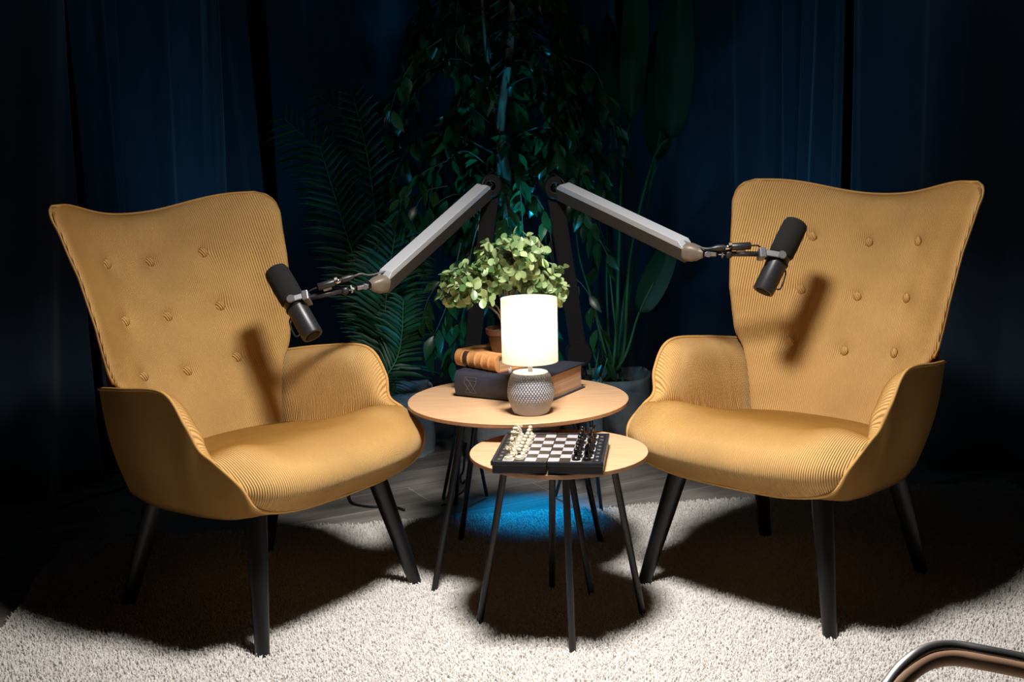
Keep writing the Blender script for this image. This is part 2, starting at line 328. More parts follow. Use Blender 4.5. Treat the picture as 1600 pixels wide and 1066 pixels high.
def make_chair():
    root = empty('armchair')
    ts = np.sin(np.linspace(-1, 1, 85)*PI/2*.985)/math.sin(PI/2*.985); ss = 1-(1-np.linspace(0, 1, 70))**1.5
    G = [[back_pt(t, s) for t in ts] for s in ss]
    U = [[(p[0]*.98+.0*p[2], p[2]) for p in row] for row in G]
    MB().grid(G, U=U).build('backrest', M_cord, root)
    # rear of the back
    G2 = []
    for s in np.linspace(0, 1, 50):
        row = []
        for t in ts:
            x, y, z = back_pt(t, s, .285, False)
            wb = ip(z, [.285,.56,.60], [.225,.284,.293]); 
            if z < .60: x = t*wb
            ye = ip(z, [.285,.5,.573,.62], [.233,.228,.205,.197])
            edge_y = ye if z < .62 else back_pt(math.copysign(1, t), s, .285, False)[1]
            yc = ip(z, [.285,.40,.55,.83,.96], [.262,.285,.330,.452,.470])
            f = abs(t)**2.6
            q = max(0, min(1, (z-.90)/(back_top(t)-.90))); yb = yc*(1-f)+edge_y*f
            if z > .90: yb = yb+(back_pt(t, s, .285, True)[1]-yb)*(1-math.sqrt(max(0, 1-q*q)))
            row.append((x, yb, z))
        G2.append(row)
    MB().grid(G2, flip=True).build('back_shell', M_cord_shaded, root)
    # tub: outer side and front shell
    E = resample(crom(EDGE, 10), 90); R_ = np.array([np.interp(np.linspace(0, 9, 91)[:-1] if False else np.linspace(0, 9, 91), np.arange(10), RINGB[:, k]) for k in range(3)]).T
    Ec = crom(EDGE, 10); Rc = crom(RINGB, 10)
    half = [];
    for v_ in np.linspace(0, 1, 16):
        row = Ec*(1-v_)+Rc*v_; b_ = math.sin(PI*v_)*.014; row = row.copy(); row[:,0] += b_*np.clip(Ec[:,0]/.25, 0, 1); row[:,1] -= b_*.6*np.clip((-.2-Ec[:,1])/.08, 0, 1)
        half.append(np.vstack([row, (row*[-1,1,1])[::-1][1:]]))
    G3 = np.array(half); mb = MB(); mb.grid(G3)
    nb = G3.shape[1]; base = (G3.shape[0]-1)*nb; mb.f.append(tuple(base+i for i in range(nb))); mb.mi.append(0)
    mb.build('side_shell', M_cord_shaded, root)
    # piping
    full = np.vstack([Ec, (Ec*[-1,1,1])[::-1][1:]]); full = resample(full, 240)
    MB().tube(full, .0046, 8).build('piping', M_pipe, root)
    bp = [back_pt(-1, s, puff=True) for s in np.linspace(.33, 1, 50)] + [back_pt(t, 1) for t in np.linspace(-1, 1, 80)[1:-1]] + [back_pt(1, s) for s in np.linspace(1, .33, 50)]
    MB().tube(resample(np.array(bp), 200), .0042, 8).build('piping', M_pipe, root)
    # arm pads
    AB = np.array([(.205,.17,.380),(.238,.09,.392),(.252,-.02,.405),(.262,-.075,.412),(.285,-.12,.430),(.305,-.180,.443)])
    e6 = resample(crom(EDGE[:6], 10), 60); 
    Ea = crom(EDGE[:6], 10); Ba = crom(AB, 10)
    for sg in (1, -1):
        G4 = []; U4 = []; al = np.r_[0, np.cumsum(np.linalg.norm(np.diff(Ea, axis=0), axis=1))]
        for i in range(len(Ea)):
            a_ = i/(len(Ea)-1); fade = min(1, (1-a_)*3.2)**.8*min(1, .45+a_*3); row = []; ur = []
            for v_ in np.linspace(0, 1, 22):
                p = Ea[i]*(1-v_)+Ba[i]*v_; b1 = math.sin(PI*v_**.62); 
                p = p + np.array([-.030*b1, 0, .010*math.sin(PI*min(1, v_*2.2))])*fade
                wr = .0022*math.sin(al[i]*170)*max(0, (v_-.6)/.4)*fade; p = p+np.array([wr, 0, 0])
                row.append((p[0]*sg, p[1], p[2])); ur.append((p[1], p[2]))
            G4.append(row); U4.append(ur)
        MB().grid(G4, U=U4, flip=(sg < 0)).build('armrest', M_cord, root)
    # seat cushion
    SIDE = [(.22,.19,.380),(.245,.07,.395),(.262,-.05,.412),(.300,-.135,.440),(.317,-.2,.446),(.309,-.27,.40),(.293,-.283,.368),(.273,-.283,.341)]
    CTR = [(0,.225,.385),(0,.10,.402),(0,0,.418),(0,-.12,.440),(0,-.215,.447),(0,-.300,.418),(0,-.332,.362),(0,-.293,.309)]
    Sc, Cc = crom(SIDE, 9), crom(CTR, 9); G5 = []; U5 = []; us = np.sin(np.linspace(-1, 1, 61)*PI/2*.93)/math.sin(PI/2*.93)
    for i in range(len(Sc)):
        v_ = i/(len(Sc)-1); row = []
        for u_ in us:
            k = abs(u_)**3.4; x = Sc[i,0]*u_; y = Cc[i,1]+(Sc[i,1]-Cc[i,1])*k; z = Cc[i,2]+(Sc[i,2]-Cc[i,2])*k
            z += .016*math.exp(-((v_-.52)/.13)**2)*math.exp(-((abs(u_)-.74)/.2)**2)
            if v_ > .5: # fuller front roll
                bl = math.sin(PI*(v_-.5)/.5); kk = (1-abs(u_)**6); y -= .012*bl*kk; z += .004*bl*kk
            row.append((x, y, z))
        G5.append(row); U5.append([(p[0], p[1]) for p in row])
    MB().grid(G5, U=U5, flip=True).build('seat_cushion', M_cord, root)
    for bx, bz in BUT:
        t = bx/back_w(bz); zt = back_top(t); s = (bz-.37)/(zt-.37); p = Vector(back_pt(t, s)); 
        p1 = Vector(back_pt(t, s+.03)); p2 = Vector(back_pt(t+.06, s)); n_ = (p2-p).cross(p1-p).normalized()
        sgn = -1 if n_.y > 0 else 1; n_ = n_*sgn
        prof = [(0, .0085)] + [(.0145*math.sin(a), .0085*math.cos(a)) for a in np.linspace(.2, PI/2, 8)] + [(.013, -.003), (0, -.004)]
        mb = MB().lathe(prof[::-1], 24, p+n_*.004, n_); mb.u = [(q[0]*.8+q[2]*.5, q[2]) for q in mb.v]
        mb.build('button', M_cord, root)
    for top, foot in (((.202,-.194,.30),(.268,-.262,FLOOR+.008)), ((.200,.158,.30),(.236,.262,FLOOR+.008))):
        for sg in (1, -1):
            a_, b_ = Vector((top[0]*sg, top[1], top[2])), Vector((foot[0]*sg, foot[1], foot[2]))
            MB().tube([a_, a_.lerp(b_, .3), a_.lerp(b_, .7), a_.lerp(b_, .985), b_], [.0255, .0235, .0195, .0165, .0155], 20).build('leg', M_blackwood, root, sharp=50)
    return root
S_ = .82
chA = make_chair(); chA.location = (-.7749*S_, 3.6353*S_, 0); chA.rotation_euler.z = math.radians(54.027)
tag(chA, 'mustard corduroy wingback armchair on the left, angled towards the tables', 'armchair', 'mustard wingback armchairs')
chB = copy_thing(chA); chB.location = (.85277*S_, 3.668*S_, 0); chB.rotation_euler.z = math.radians(-44.137)
tag(chB, 'mustard corduroy wingback armchair on the right, angled towards the tables', 'armchair', 'mustard wingback armchairs')

# ---------------------------------------------------------------- round tables
def table(name, c, ztop, R, foot_r, top_r, ang, label):
    root = empty(name, (c[0], c[1], 0)); tag(root, label, 'table', 'round side tables')
    prof = [(0, ztop), (R-.001, ztop), (R, ztop-.001), (R, ztop-.009), (R-.004, ztop-.011), (R-.03, ztop-.019), (0, ztop-.019)]
    mb = MB(); mb.lathe(prof[:3], 96, mi=0); mb.lathe(prof[2:], 96, mi=1)
    mb.f = [f for f in mb.f if len(f) <= 4 or True]
    o = mb.build('tabletop', [M_oak, M_oakedge], root, sharp=30)
    for k in range(4):
        a = ang+k*PI/2; d = Vector((math.cos(a), math.sin(a), 0))
        p0, p1 = d*top_r+Vector((0,0,ztop-.019)), d*foot_r+Vector((0,0,FLOOR+.008))
        l = MB(); l.tube([p0, p0.lerp(p1, .97), p1], [.0083, .0083, .0078], 14); l.build('leg', M_blackmetal, root, sharp=50)
    MB().lathe([(top_r+.012, ztop-.0195), (top_r+.012, ztop-.023), (top_r-.02, ztop-.023)], 48).build('mounting_ring', M_blackmetal, root)
    return root
ZL, ZS = .456, .408
table('side_table', (.0123, 3.1529), ZL, .290, .286, .175, .652, 'larger and taller round oak-topped table with black legs, holding the lamp and books')
table('side_table', (.1033, 2.7888), ZS, .209, .198, .125, .081, 'smaller and lower round oak-topped table with black legs, holding the chess board')

# ---------------------------------------------------------------- table lamp
def lamp():
    c = at_z(830, 645, ZL); root = empty('table_lamp', (c.x, c.y, ZL)); tag(root, 'small lit table lamp with white drum shade and grey textured base on the larger table', 'lamp')
    M_cer = mat('grey_glazed_ceramic', (.34,.34,.37), .38)
    nz, na = 130, 264; G = []
    zs = np.linspace(0, .103, nz)
    for z in zs:
        r = ip(z, [0,.005,.02,.040,.058,.078,.095,.103], [.042,.0455,.0505,.0552,.0560,.0530,.0478,.0448]); row = []
        for k in range(na):
            a = 2*PI*k/na; sw = 5*math.sin(z/.103*2.6)
            f = abs(math.sin(a*22+z*300+sw)*math.sin(a*22-z*300+sw)); amp = .0030*max(0, min(1, (z-.012)/.03))*min(1, (.103-z)/.006)
            row.append(((r+amp*f)*math.cos(a), (r+amp*f)*math.sin(a), z))
        G.append(row)
    mb = MB().grid(G, closed_v=True); mb.f.append(tuple(range(na))); mb.mi.append(0)
    mb.build('lamp_base', M_cer, root)
    MB().lathe([(.0448,.1028),(.043,.1045),(.012,.1045),(0,.1045)], 64).build('frosted_top', mat('frosted_white_plastic', (.85,.84,.80), .5), root)
    MB().lathe([(.006,.104),(.006,.150),(.013,.152),(.013,.185),(0,.186)], 20).build('socket', M_white, root)
    mb = MB()
    for k in range(3):
        a = k*2*PI/3; mb.tube([(.006*math.cos(a), .006*math.sin(a), .135), (.068*math.cos(a), .068*math.sin(a), .136)], .0012, 6)
    mb.build('shade_holder', M_steel, root)
    m = bpy.data.materials.new('white_lampshade_fabric'); m.use_nodes = True; nt = m.node_tree; nt.nodes.remove(nt.nodes['Principled BSDF']); out = nt.nodes['Material Output']
    d = nt.nodes.new('ShaderNodeBsdfDiffuse'); t = nt.nodes.new('ShaderNodeBsdfTranslucent'); mx = nt.nodes.new('ShaderNodeMixShader')
    d.inputs[0].default_value = (.9,.88,.82,1); t.inputs[0].default_value = (1,.97,.88,1); mx.inputs[0].default_value = .62
    nt.links.new(d.outputs[0], mx.inputs[1]); nt.links.new(t.outputs[0], mx.inputs[2]); nt.links.new(mx.outputs[0], out.inputs[0])
    R = .0695; mb = MB().lathe([(R-.001,.131),(R,.131),(R,.289),(R-.001,.289),(R-.001,.131)], 72)
    mb.f = [f for f in mb.f if len(f) == 4]; mb.mi = [0]*len(mb.f)
    mb.build('lamp_shade', m, root, sharp=40)
    me = mat('glowing_bulb', (1,1,1), .3); P(me).inputs['Emission Color'].default_value = (1,.86,.66,1); P(me).inputs['Emission Strength'].default_value = 12
    MB().lathe([(0,.250)]+[(.026*math.sin(a), .222+.028*math.cos(a)) for a in np.linspace(.2, 2.6, 10)]+[(.0125,.187),(0,.186)], 24).build('bulb', me, root)
    light('lamp_bulb_light', 'POINT', (c.x+.0, c.y, ZL+.222), 2.8, (1,.87,.72), shadow_soft_size=.03)
    bpy.data.objects['bulb'].visible_shadow = True
    MB().tube([(-.050,-.042,.150),(-.050,-.042,.121)], .0008, 6).lathe([(0,-.009),(.004,-.006),(.0045,0),(.002,.006),(0,.007)], 12, (-.050,-.042,.119)).build('pull_chain', M_white, root)
    return c
LC = lamp()

# ---------------------------------------------------------------- books
def book(name, corners, z0, h, cover, pages, label, bands=0, patch=False, emblem=False, hard=.004):
    """corners: near-left (spine start), near-right (spine end), third gives depth direction"""
    a, b, dvec = corners; ex = (b-a); Ls = ex.length; ex = ex.normalized(); ey = Vector((-ex.y, ex.x, 0)); Dp = dvec
    root = empty(name, (a.x, a.y, z0), math.atan2(ex.y, ex.x)); tag(root, label, 'book', 'old hardback books under the potted plant')
    # page block: slightly concave fore-edge
    mb = MB(); G = []
    for x in (.006, Ls-.006):
        row = [(x, .012, hard), (x, Dp-.010, hard), (x, Dp-.014, h*.5), (x, Dp-.010, h-hard), (x, .012, h-hard)]; G.append(row)
    mb.grid(G); n = 5; mb.f += [(4,3,2,1,0), (5,6,7,8,9)]; mb.mi += [0, 0]
    mb.build('page_block', pages, root, smooth=False)
    mb = MB()
    # cover: two boards and a rounded spine
    mb.box((Ls/2, Dp/2+.002, h-hard/2), (Ls, Dp-.004, hard)); mb.box((Ls/2, Dp/2+.002, hard/2), (Ls, Dp-.004, hard))
    G = []
    nx = 90
    for i in range(nx):
        x = Ls*i/(nx-1); row = []
        bump = 0
        for k in range(bands):
            xc = Ls*(k+1)/(bands+1); bump += .0035*math.exp(-((x-xc)/.0035)**2)
        for j in range(15):
            q = PI*j/14; rr = 1+bump/(.018); row.append((x, .006-.017*math.sin(q)*rr, h/2-(h/2)*math.cos(q)*(1 if j in (0,14) else 1)))
        G.append(row)
    mb.grid(G, flip=False); mb.f += [tuple(mb.n-15+i for i in range(15)), tuple(mb.n-15*nx+i for i in reversed(range(15)))]; mb.mi += [0, 0]
    mb.build('cover', cover, root, sharp=35)
    if patch:
        G = []
        for x in np.linspace(Ls*.20, Ls*.36, 6): G.append([(x, .006-.0178*math.sin(q), h/2-(h/2)*math.cos(q)*1.01) for q in np.linspace(PI*.12, PI*.88, 14)])
        MB().grid(G).build('title_label', mat('dark_leather_label', (.05,.03,.02), .5), root)
    if emblem:
        mb = MB(); yv = lambda q: (.006-.0175*math.sin(q), h/2-(h/2)*math.cos(q)*1.0)
        def stroke(x0, q0, x1, q1):
            mb.tube([(x0+(x1-x0)*t, *yv(q0+(q1-q0)*t)) for t in np.linspace(0, 1, 8)], .0006, 5)
        x0 = Ls*.12; dx = .036
        for s0 in (0, 1):
            xx = x0+s0*dx*.5
            stroke(xx, .95, xx+dx*.5, 1.75); stroke(xx, 1.75, xx+dx*.5, .95); stroke(xx, .95, xx+dx*.5, .95)
        stroke(x0, 1.75, x0, 2.2); stroke(x0+dx, 1.75, x0+dx, 2.2); stroke(x0, 2.2, x0+dx, 2.2); stroke(x0, 1.95, x0+dx, 1.9); stroke(x0, 2.2, x0+dx*.5, 1.75)
        mb.build('stamped_emblem', mat('worn_gilt', (.12,.11,.11), .6), root)
    return root
def leather(name, c1, c2, sc=30, rough=.6): return noise_color(mat(name, c1, rough), c1, c2, sc, 6, bump=.35, bdist=.001)
def pagemat():
    m = mat('aged_page_edges', (.6,.42,.28), .85)
    tc = N(m, 'ShaderNodeTexCoord'); mp = N(m, 'ShaderNodeMapping'); mp.inputs['Scale'].default_value = (2, 2, 600)
    no = N(m, 'ShaderNodeTexNoise'); no.inputs['Scale'].default_value = 1; no.inputs['Detail'].default_value = 3
    cr = N(m, 'ShaderNodeValToRGB'); cr.color_ramp.elements[0].position = .3; cr.color_ramp.elements[1].position = .7
    cr.color_ramp.elements[0].color = (.42,.24,.14,1); cr.color_ramp.elements[1].color = (.62,.42,.28,1)
    L(m, tc.outputs['Object'], mp.inputs[0]); L(m, mp.outputs[0], no.inputs['Vector']); L(m, no.outputs['Fac'], cr.inputs[0]); L(m, cr.outputs[0], P(m).inputs['Base Color'])
    return m
M_pages = pagemat()
a = at_z(714, 619, ZL); b = at_z(850, 633, ZL); 
book('book', (a, b, .235), ZL, .070, leather('worn_navy_cloth', (.018,.021,.036), (.034,.033,.045), 22), M_pages, 'thick dark navy old book with worn corners, lying flat on the larger table', emblem=True)
ZB = ZL+.070
a2 = Vector((-.149, 3.268, ZB)); b2 = at_z(778, 583, ZB)
book('book', (a2, b2, .118), ZB, .046, leather('tan_leather', (.52,.22,.07), (.68,.33,.12), 18), M_pages, 'tan leather book with raised bands on its spine, lying on the navy book', bands=5, patch=True)

# ---------------------------------------------------------------- potted boxwood
def leaf_blob(mb, p, d, n_, Lf, Wf, cup=.15, mi=0):
    d = Vector(d).normalized(); n_ = Vector(n_); n_ = (n_-d*n_.dot(d)).normalized(); s = d.cross(n_)
    prof = [(0,.0),(.12,.34),(.35,.8),(.6,1),(.82,.78),(.95,.4),(1,0)]
    V = []
    for t, wv in prof:
        c = p+d*(Lf*t)-n_*(cup*Lf*t*t)
        V += [c-s*(Wf/2*wv)+n_*(.12*Wf*wv), c, c+s*(Wf/2*wv)+n_*(.12*Wf*wv)]
    Fc = []
    for i in range(len(prof)-1):
        b0 = i*3; Fc += [(b0,b0+1,b0+4,b0+3), (b0+1,b0+2,b0+5,b0+4)]
    r = random.random(); mb.add(V, Fc, [(r, r)]*len(V), mi)
def leafmat(name, c1, c2, rough=.45, transl=.25):
    m = mat(name, c1, rough); uv = N(m, 'ShaderNodeUVMap', uv_map='UVMap'); sp = N(m, 'ShaderNodeSeparateXYZ'); L(m, uv.outputs[0], sp.inputs[0])
    cr = N(m, 'ShaderNodeValToRGB'); cr.color_ramp.elements[0].color = (*c1, 1); cr.color_ramp.elements[1].color = (*c2, 1); L(m, sp.outputs[0], cr.inputs[0]); L(m, cr.outputs[0], P(m).inputs['Base Color'])
    P(m).inputs['Subsurface Weight'].default_value = 0
    tr = N(m, 'ShaderNodeBsdfTranslucent'); L(m, cr.outputs[0], tr.inputs[0]); mx = N(m, 'ShaderNodeMixShader'); mx.inputs[0].default_value = transl
    out = m.node_tree.nodes['Material Output']; L(m, P(m).outputs[0], mx.inputs[1]); L(m, tr.outputs[0], mx.inputs[2]); L(m, mx.outputs[0], out.inputs[0])
    return m
def boxwood():
    Y = 3.225; zp = ZB+.046; c = at_y(792, 540, Y); root = empty('potted_plant', (c.x, Y, zp)); tag(root, 'small round-leaved green plant in a brown pot, standing on the two old books', 'plant')
    O = Vector((c.x, Y, zp))
    M_clay = noise_color(mat('brown_glazed_clay', (.10,.045,.03), .45), (.085,.036,.022), (.13,.055,.036), 8)
    MB().lathe([(0,0),(.040,0),(.042,.004),(.050,.045),(.056,.048),(.0565,.062),(.052,.062),(.049,.05),(0,.05)], 48).build('pot', M_clay, root, sharp=40)
    MB().lathe([(.049,.052),(.03,.055),(0,.056)], 24).build('soil', mat('dark_soil', (.02,.014,.01), .95), root)
    lobes = [((735,448), .068, .050, 46), ((765,432), .05, .05, 26), ((800,402), .082, .052, 78), ((822,395),.05,.05,26), ((850,443), .060, .050, 52), ((820,432), .06, .05, 26), ((712,455), .035, .035, 20), ((872,455), .035, .035, 18), ((785,430), .05,.05, 18)]
    st = MB(); fo = MB(); top = Vector((0,0,.05))
    for (px, py), rx, rz, k in lobes:
        q = at_y(px, py, Y+random.uniform(-.02,.02))-O
        st.tube(resample(crom([top, (q.x*.25, q.y*.25+.0, .05+(q.z-.05)*.55), tuple(q)]), 8), [.004,.004,.0035,.003,.003,.0025,.002,.0015], 7)
        for i in range(k):
            v = Vector((random.gauss(0,1), random.gauss(0,1), random.gauss(0,1))).normalized(); e = q+Vector((v.x*rx, v.y*rx, v.z*rz))*random.uniform(.6,1.12)
            st.tube([q, q.lerp(e, .5)+Vector((0,0,.004)), e], .0009, 4, caps=False)
            for j in range(3):
                n2 = (v+Vector((random.gauss(0,.45), random.gauss(0,.45)-.25, random.gauss(0,.45)+.55))).normalized(); dd = n2.orthogonal().normalized(); dd.rotate(Matrix.Rotation(j*1.57+random.random(), 3, n2))
                leaf_blob(fo, e+v*random.uniform(-.012,.006), dd+v*.5, n2, random.uniform(.023,.031), random.uniform(.016,.021), .12)
    st.build('stem', mat('brown_twig', (.10,.07,.04), .7), root); fo.build('foliage', leafmat('pale_green_leaf', (.09,.20,.06), (.58,.70,.34), .32, .25), root)
boxwood()

# ---------------------------------------------------------------- chess set
def chess():
    zt = ZS; H_ = .030; top = zt+H_
    nl, nr, fr, fl_ = at_z(761.5,719.4,top), at_z(938,722.4,top), at_z(957.6,678.6,top), at_z(795,678,top)
    c = (nl+nr+fr+fl_)/4; ex = ((nr-nl)+(fr-fl_)).normalized(); ey = Vector((-ex.y, ex.x, 0)); W = .247; D = .262
    ang = math.atan2(ex.y, ex.x)
    root = empty('chess_board', (c.x, c.y, zt), ang); tag(root, 'folding magnetic chess board with black case and silver-grey squares, on the smaller table', 'board game')
    M_case = mat('glossy_black_plastic', (.006,.006,.007), .45)
    M_rim = mat('dark_grey_rim', (.05,.06,.08), .25, .5)
    M_border = mat('dark_border', (.03,.03,.035), .3)
    M_lt = mat('silver_white_square', (.36,.345,.36), .5); M_dk = mat('dark_brown_square', (.045,.032,.026), .3)
    for s in (-1, 1):
        half = MB(); half.box((s*(W/4), 0, .0105), (W/2-.0035 if True else 0, D-.018, .021)); half.build('case_half', M_case, root, smooth=False, bevel=.002)
        rim = MB(); x0, x1 = (0.0006, W/2) if s > 0 else (-W/2, -.0006)
        rim.box(((x0+x1)/2, 0, .0245), (x1-x0, D, .007)); rim.build('board_half', M_case, root, smooth=False, bevel=.0012)
    rb = MB()
    for s in (-1, 1):
        rb.box((s*(W/2-.003), 0, .029), (.006, D, .0026)); rb.box((s*W/4, -D/2+.003, .029), (W/2-.002, .006, .0026)); rb.box((s*W/4, D/2-.003, .029), (W/2-.002, .006, .0026))
    rb.build('rim', M_rim, root, smooth=False, bevel=.0006)
    sx, sy = (W-.050)/8, (D-.024)/8
    for nm, par, m in (('light_squares', 0, M_lt), ('dark_squares', 1, M_dk)):
        q = MB()
        for i in range(8):
            for j in range(8):
                if (i+j) % 2 == par:
                    x = (i-3.5)*sx + (.0008 if i > 3 else -.0008); q.box((x, (j-3.5)*sy, .0284), (sx-.0003, sy-.0003, .0012))
        q.build(nm, m, root, smooth=False)
    for s in (-1, 1):
        mk = MB()
        for j in range(8): mk.box((s*(4*sx+.0085), (j-3.5)*sy, .0283), (.009, sy*.82, .0008))
        mk.build('border_panel', M_border, root, smooth=False)
    # coordinate characters beside the squares
    cm = MB(); dg = bpy.context.evaluated_depsgraph_get()
    for s in (-1, 1):
        for j, chh in enumerate('abcdefgh'):
            cu = bpy.data.curves.new('t', 'FONT'); cu.body = chh; cu.size = .010; cu.align_x = 'CENTER'; cu.align_y = 'CENTER'
            to = bpy.data.objects.new('t', cu); me = to.to_mesh(); 
            V = [(s*(4*sx+.0085)+v.co.y*-s*-1*(-1), (j-3.5)*sy+v.co.x*-s*-1, .0288) for v in me.vertices]
            if len(V): cm.add(V, [tuple(p.vertices) for p in me.polygons])
            to.to_mesh_clear(); bpy.data.objects.remove(to); bpy.data.curves.remove(cu)
    if cm.n: cm.build('coordinate_letters', mat('pale_print', (.5,.5,.5), .5), root, smooth=False)
    # pieces
    M_w = mat('ivory_plastic', (.66,.58,.42), .35, Subsurface_Weight=0.0); M_b = mat('glossy_black_piece', (.010,.010,.011), .18)
    base = [(0,0),(.0098,0),(.0100,.002),(.0088,.004),(.0092,.0052),(.0062,.0072)]
    def sph(r, zc, a0=.35, a1=3.14, n=8): return [(max(0, r*math.sin(a)), zc-r*math.cos(a)) for a in np.linspace(a0, a1, n)]
    def piece(kind, m):
        mb = MB(); k = 1.0
        if kind == 'pawn': mb.lathe(base+[(.0035,.0135),(.0032,.015),(.0055,.0158),(.0052,.0168)]+sph(.0052,.0205,.6), 20)
        if kind == 'rook':
            mb.lathe(base+[(.0048,.014),(.0043,.021),(.0064,.0225),(.0064,.0235),(.0060,.0240),(.0040,.0240),(.0038,.0235),(0,.0235)], 20)
            for q in range(4):
                a = q*PI/2+.4; mb.box((.0050*math.cos(a), .0050*math.sin(a), .0255), (.0028,.0042,.004), Matrix.Rotation(a, 3, 'Z'))
        if kind == 'bishop': mb.lathe(base+[(.0038,.015),(.0034,.022),(.0058,.0232),(.0036,.0245)]+[(.0052,.0275),(.0050,.031),(.0028,.0350),(.0010,.0368),(.0016,.0378),(.0014,.0392),(0,.040)], 20)
        if kind == 'queen':
            mb.lathe(base+[(.0042,.016),(.0036,.027),(.0062,.0285),(.0038,.0300),(.0048,.034),(.0066,.0390),(.0058,.0400),(.0040,.0395),(.0016,.0410)]+sph(.0018,.0425,.6,3.14,6), 20)
            for q in range(8): mb.lathe([(.0001,.0385),(.0011,.0395),(.0004,.0415),(.0001,.042)], 6, (.0058*math.cos(q*PI/4), .0058*math.sin(q*PI/4), 0))
        if kind == 'king':
            mb.lathe(base+[(.0044,.016),(.0038,.029),(.0066,.0305),(.0040,.0320),(.0050,.037),(.0062,.0410),(.0050,.0425),(0,.0435)], 20)
            mb.box((0,0,.0462), (.0016,.0014,.007)); mb.box((0,0,.0465), (.0052,.0014,.0016))
        if kind == 'knight':
            mb.lathe(base+[(.0060,.009),(0,.010)], 20)
            out = [(-.0055,.009),(-.0058,.014),(-.0045,.020),(-.0030,.0265),(-.0012,.0300),(-.0008,.0325),(.0006,.0302),(.0030,.0285),(.0068,.0240),(.0078,.0215),(.0066,.0198),(.0030,.0208),(.0012,.0195),(.0036,.0150),(.0052,.0090)]
            n = len(out); V = [(x, -.0030, z) for x, z in out]+[(x, .0030, z) for x, z in out]
            mb.add(V, [tuple(range(n)), tuple(reversed(range(n, 2*n)))]+[(i, i+n, (i+1) % n+n, (i+1) % n) for i in range(n)])
        return mb.build('chess_'+kind, m, sharp=40)
    order = ['rook','knight','bishop','queen','king','bishop','knight','rook']
    Rz = Matrix.Rotation(ang, 4, 'Z'); ordn = ['nearest the camera','second nearest the camera','third nearest the camera','fourth nearest the camera','fourth farthest from the camera','third farthest from the camera','second farthest from the camera','farthest from the camera']
    for color, m, col_b, col_p, flip, wh in (('white', M_w, 0, 1, 0, 'left'), ('black', M_b, 7, 6, PI, 'right')):
        protos = {}
        for kind in ('rook','knight','bishop','queen','king','pawn'):
            protos[kind] = None
        for colm, kinds, rown in ((col_b, order, 'back'), (col_p, ['pawn']*8, 'front')):
            for j, kd in enumerate(kinds):
                if protos[kd] is None: o = protos[kd] = piece(kd, m)
                else: o = protos[kd].copy(); COL.objects.link(o)
                x = (colm-3.5)*sx + (.0008 if colm > 3 else -.0008)+random.uniform(-.0012,.0012); y = (j-3.5)*sy+random.uniform(-.0012,.0012)
                o.location = Vector((c.x, c.y, 0))+Rz @ Vector((x, y, 0))+Vector((0,0,zt+.029)); o.rotation_euler.z = ang+flip
                if kd == 'pawn': lb = f'{color} chess pawn, {ordn[j]} in its row of pawns'
                elif kd in ('queen','king'): lb = f'{color} {kd}, tall piece in the middle of the {wh} end row of the chess board'
                else: lb = f'{color} {kd} on the {"near" if j < 4 else "far"} side of the {wh} end row of the board'
                tag(o, lb, 'chess piece', f'{color} chess pieces')
chess()

# ---------------------------------------------------------------- microphones and boom arms
def mic(top, bot, yoke, rod_end, label):
    root = empty('microphone', tuple(bot)); tag(root, label, 'microphone', 'broadcast microphones on boom arms')
    O = Vector(bot); top = Vector(top); ax = (top-O).normalized(); Lm = (top-O).length
    rel = lambda p: Vector(p)-O
    def along(prof, nm, m, n=40, sharp=35): return MB().lathe(prof, n, (0,0,0), ax).build(nm, m, root, sharp=sharp)
    r = .0275
    along([(0,.004),(.018,.004),(.020,.0),(r-.001,0),(r,.002),(r,Lm*.50),(r-.002,Lm*.505),(0,Lm*.505)], 'body', M_mic)
    along([(r-.004,Lm*.50),(r+.002,Lm*.51),(r+.0045,Lm*.53),(r+.0055,Lm*.72),(r+.0045,Lm*.93),(r+.001,Lm*.975),(r-.006,Lm*.995),(0,Lm)], 'windscreen', M_foam)
    along([(r+.001,Lm*.40),(r+.0022,Lm*.405),(r+.0022,Lm*.425),(r+.001,Lm*.43)], 'ring', M_dark)
    along([(0,-.001),(.016,-.001),(.018,.002),(.020,.004)], 'end_cap', M_dark)
    # yoke: a fork that straddles the body
    cY = rel(yoke); to = (rel(rod_end)-cY).normalized(); side = ax.cross(to).normalized(); 
    if side.y > 0: side = -side     # towards the camera
    R = Matrix((to, side, to.cross(side))).transposed()
    yk = MB(); piv = ax*(Lm*.47)
    for s in (-1, 1):
        p = piv+side*s*(r+.0075); q = cY+to*.004+side*s*.018
        d = (q-p); Rb = basis(d, side); yk.box((p+q)/2, (.016,.006,d.length+.012), Rb)
    yk.box(cY+to*.010, (.016,.048,.026), R)
    yk.build('yoke', M_greymetal, root, smooth=False, bevel=.002)
    for s in (-1, 1): MB().lathe([(0,0),(.0105,0),(.011,.003),(.009,.0065),(0,.0065)], 24, piv+side*s*(r+.009), side*s).build('knob', M_greymetal, root, sharp=40)
    # short lead looping from the body to the stand
    e = ax*.03+to*.0+side*(r*.2)
    MB().tube(resample(crom([ax*.012-to*(r*.6)+side*.012, -to*(r+.012)+ax*.004+side*.014, -to*(r+.010)+ax*.05, -to*(r+.001)+ax*.065]), 24), .0022, 7).build('cable', M_cable, root)
    return root
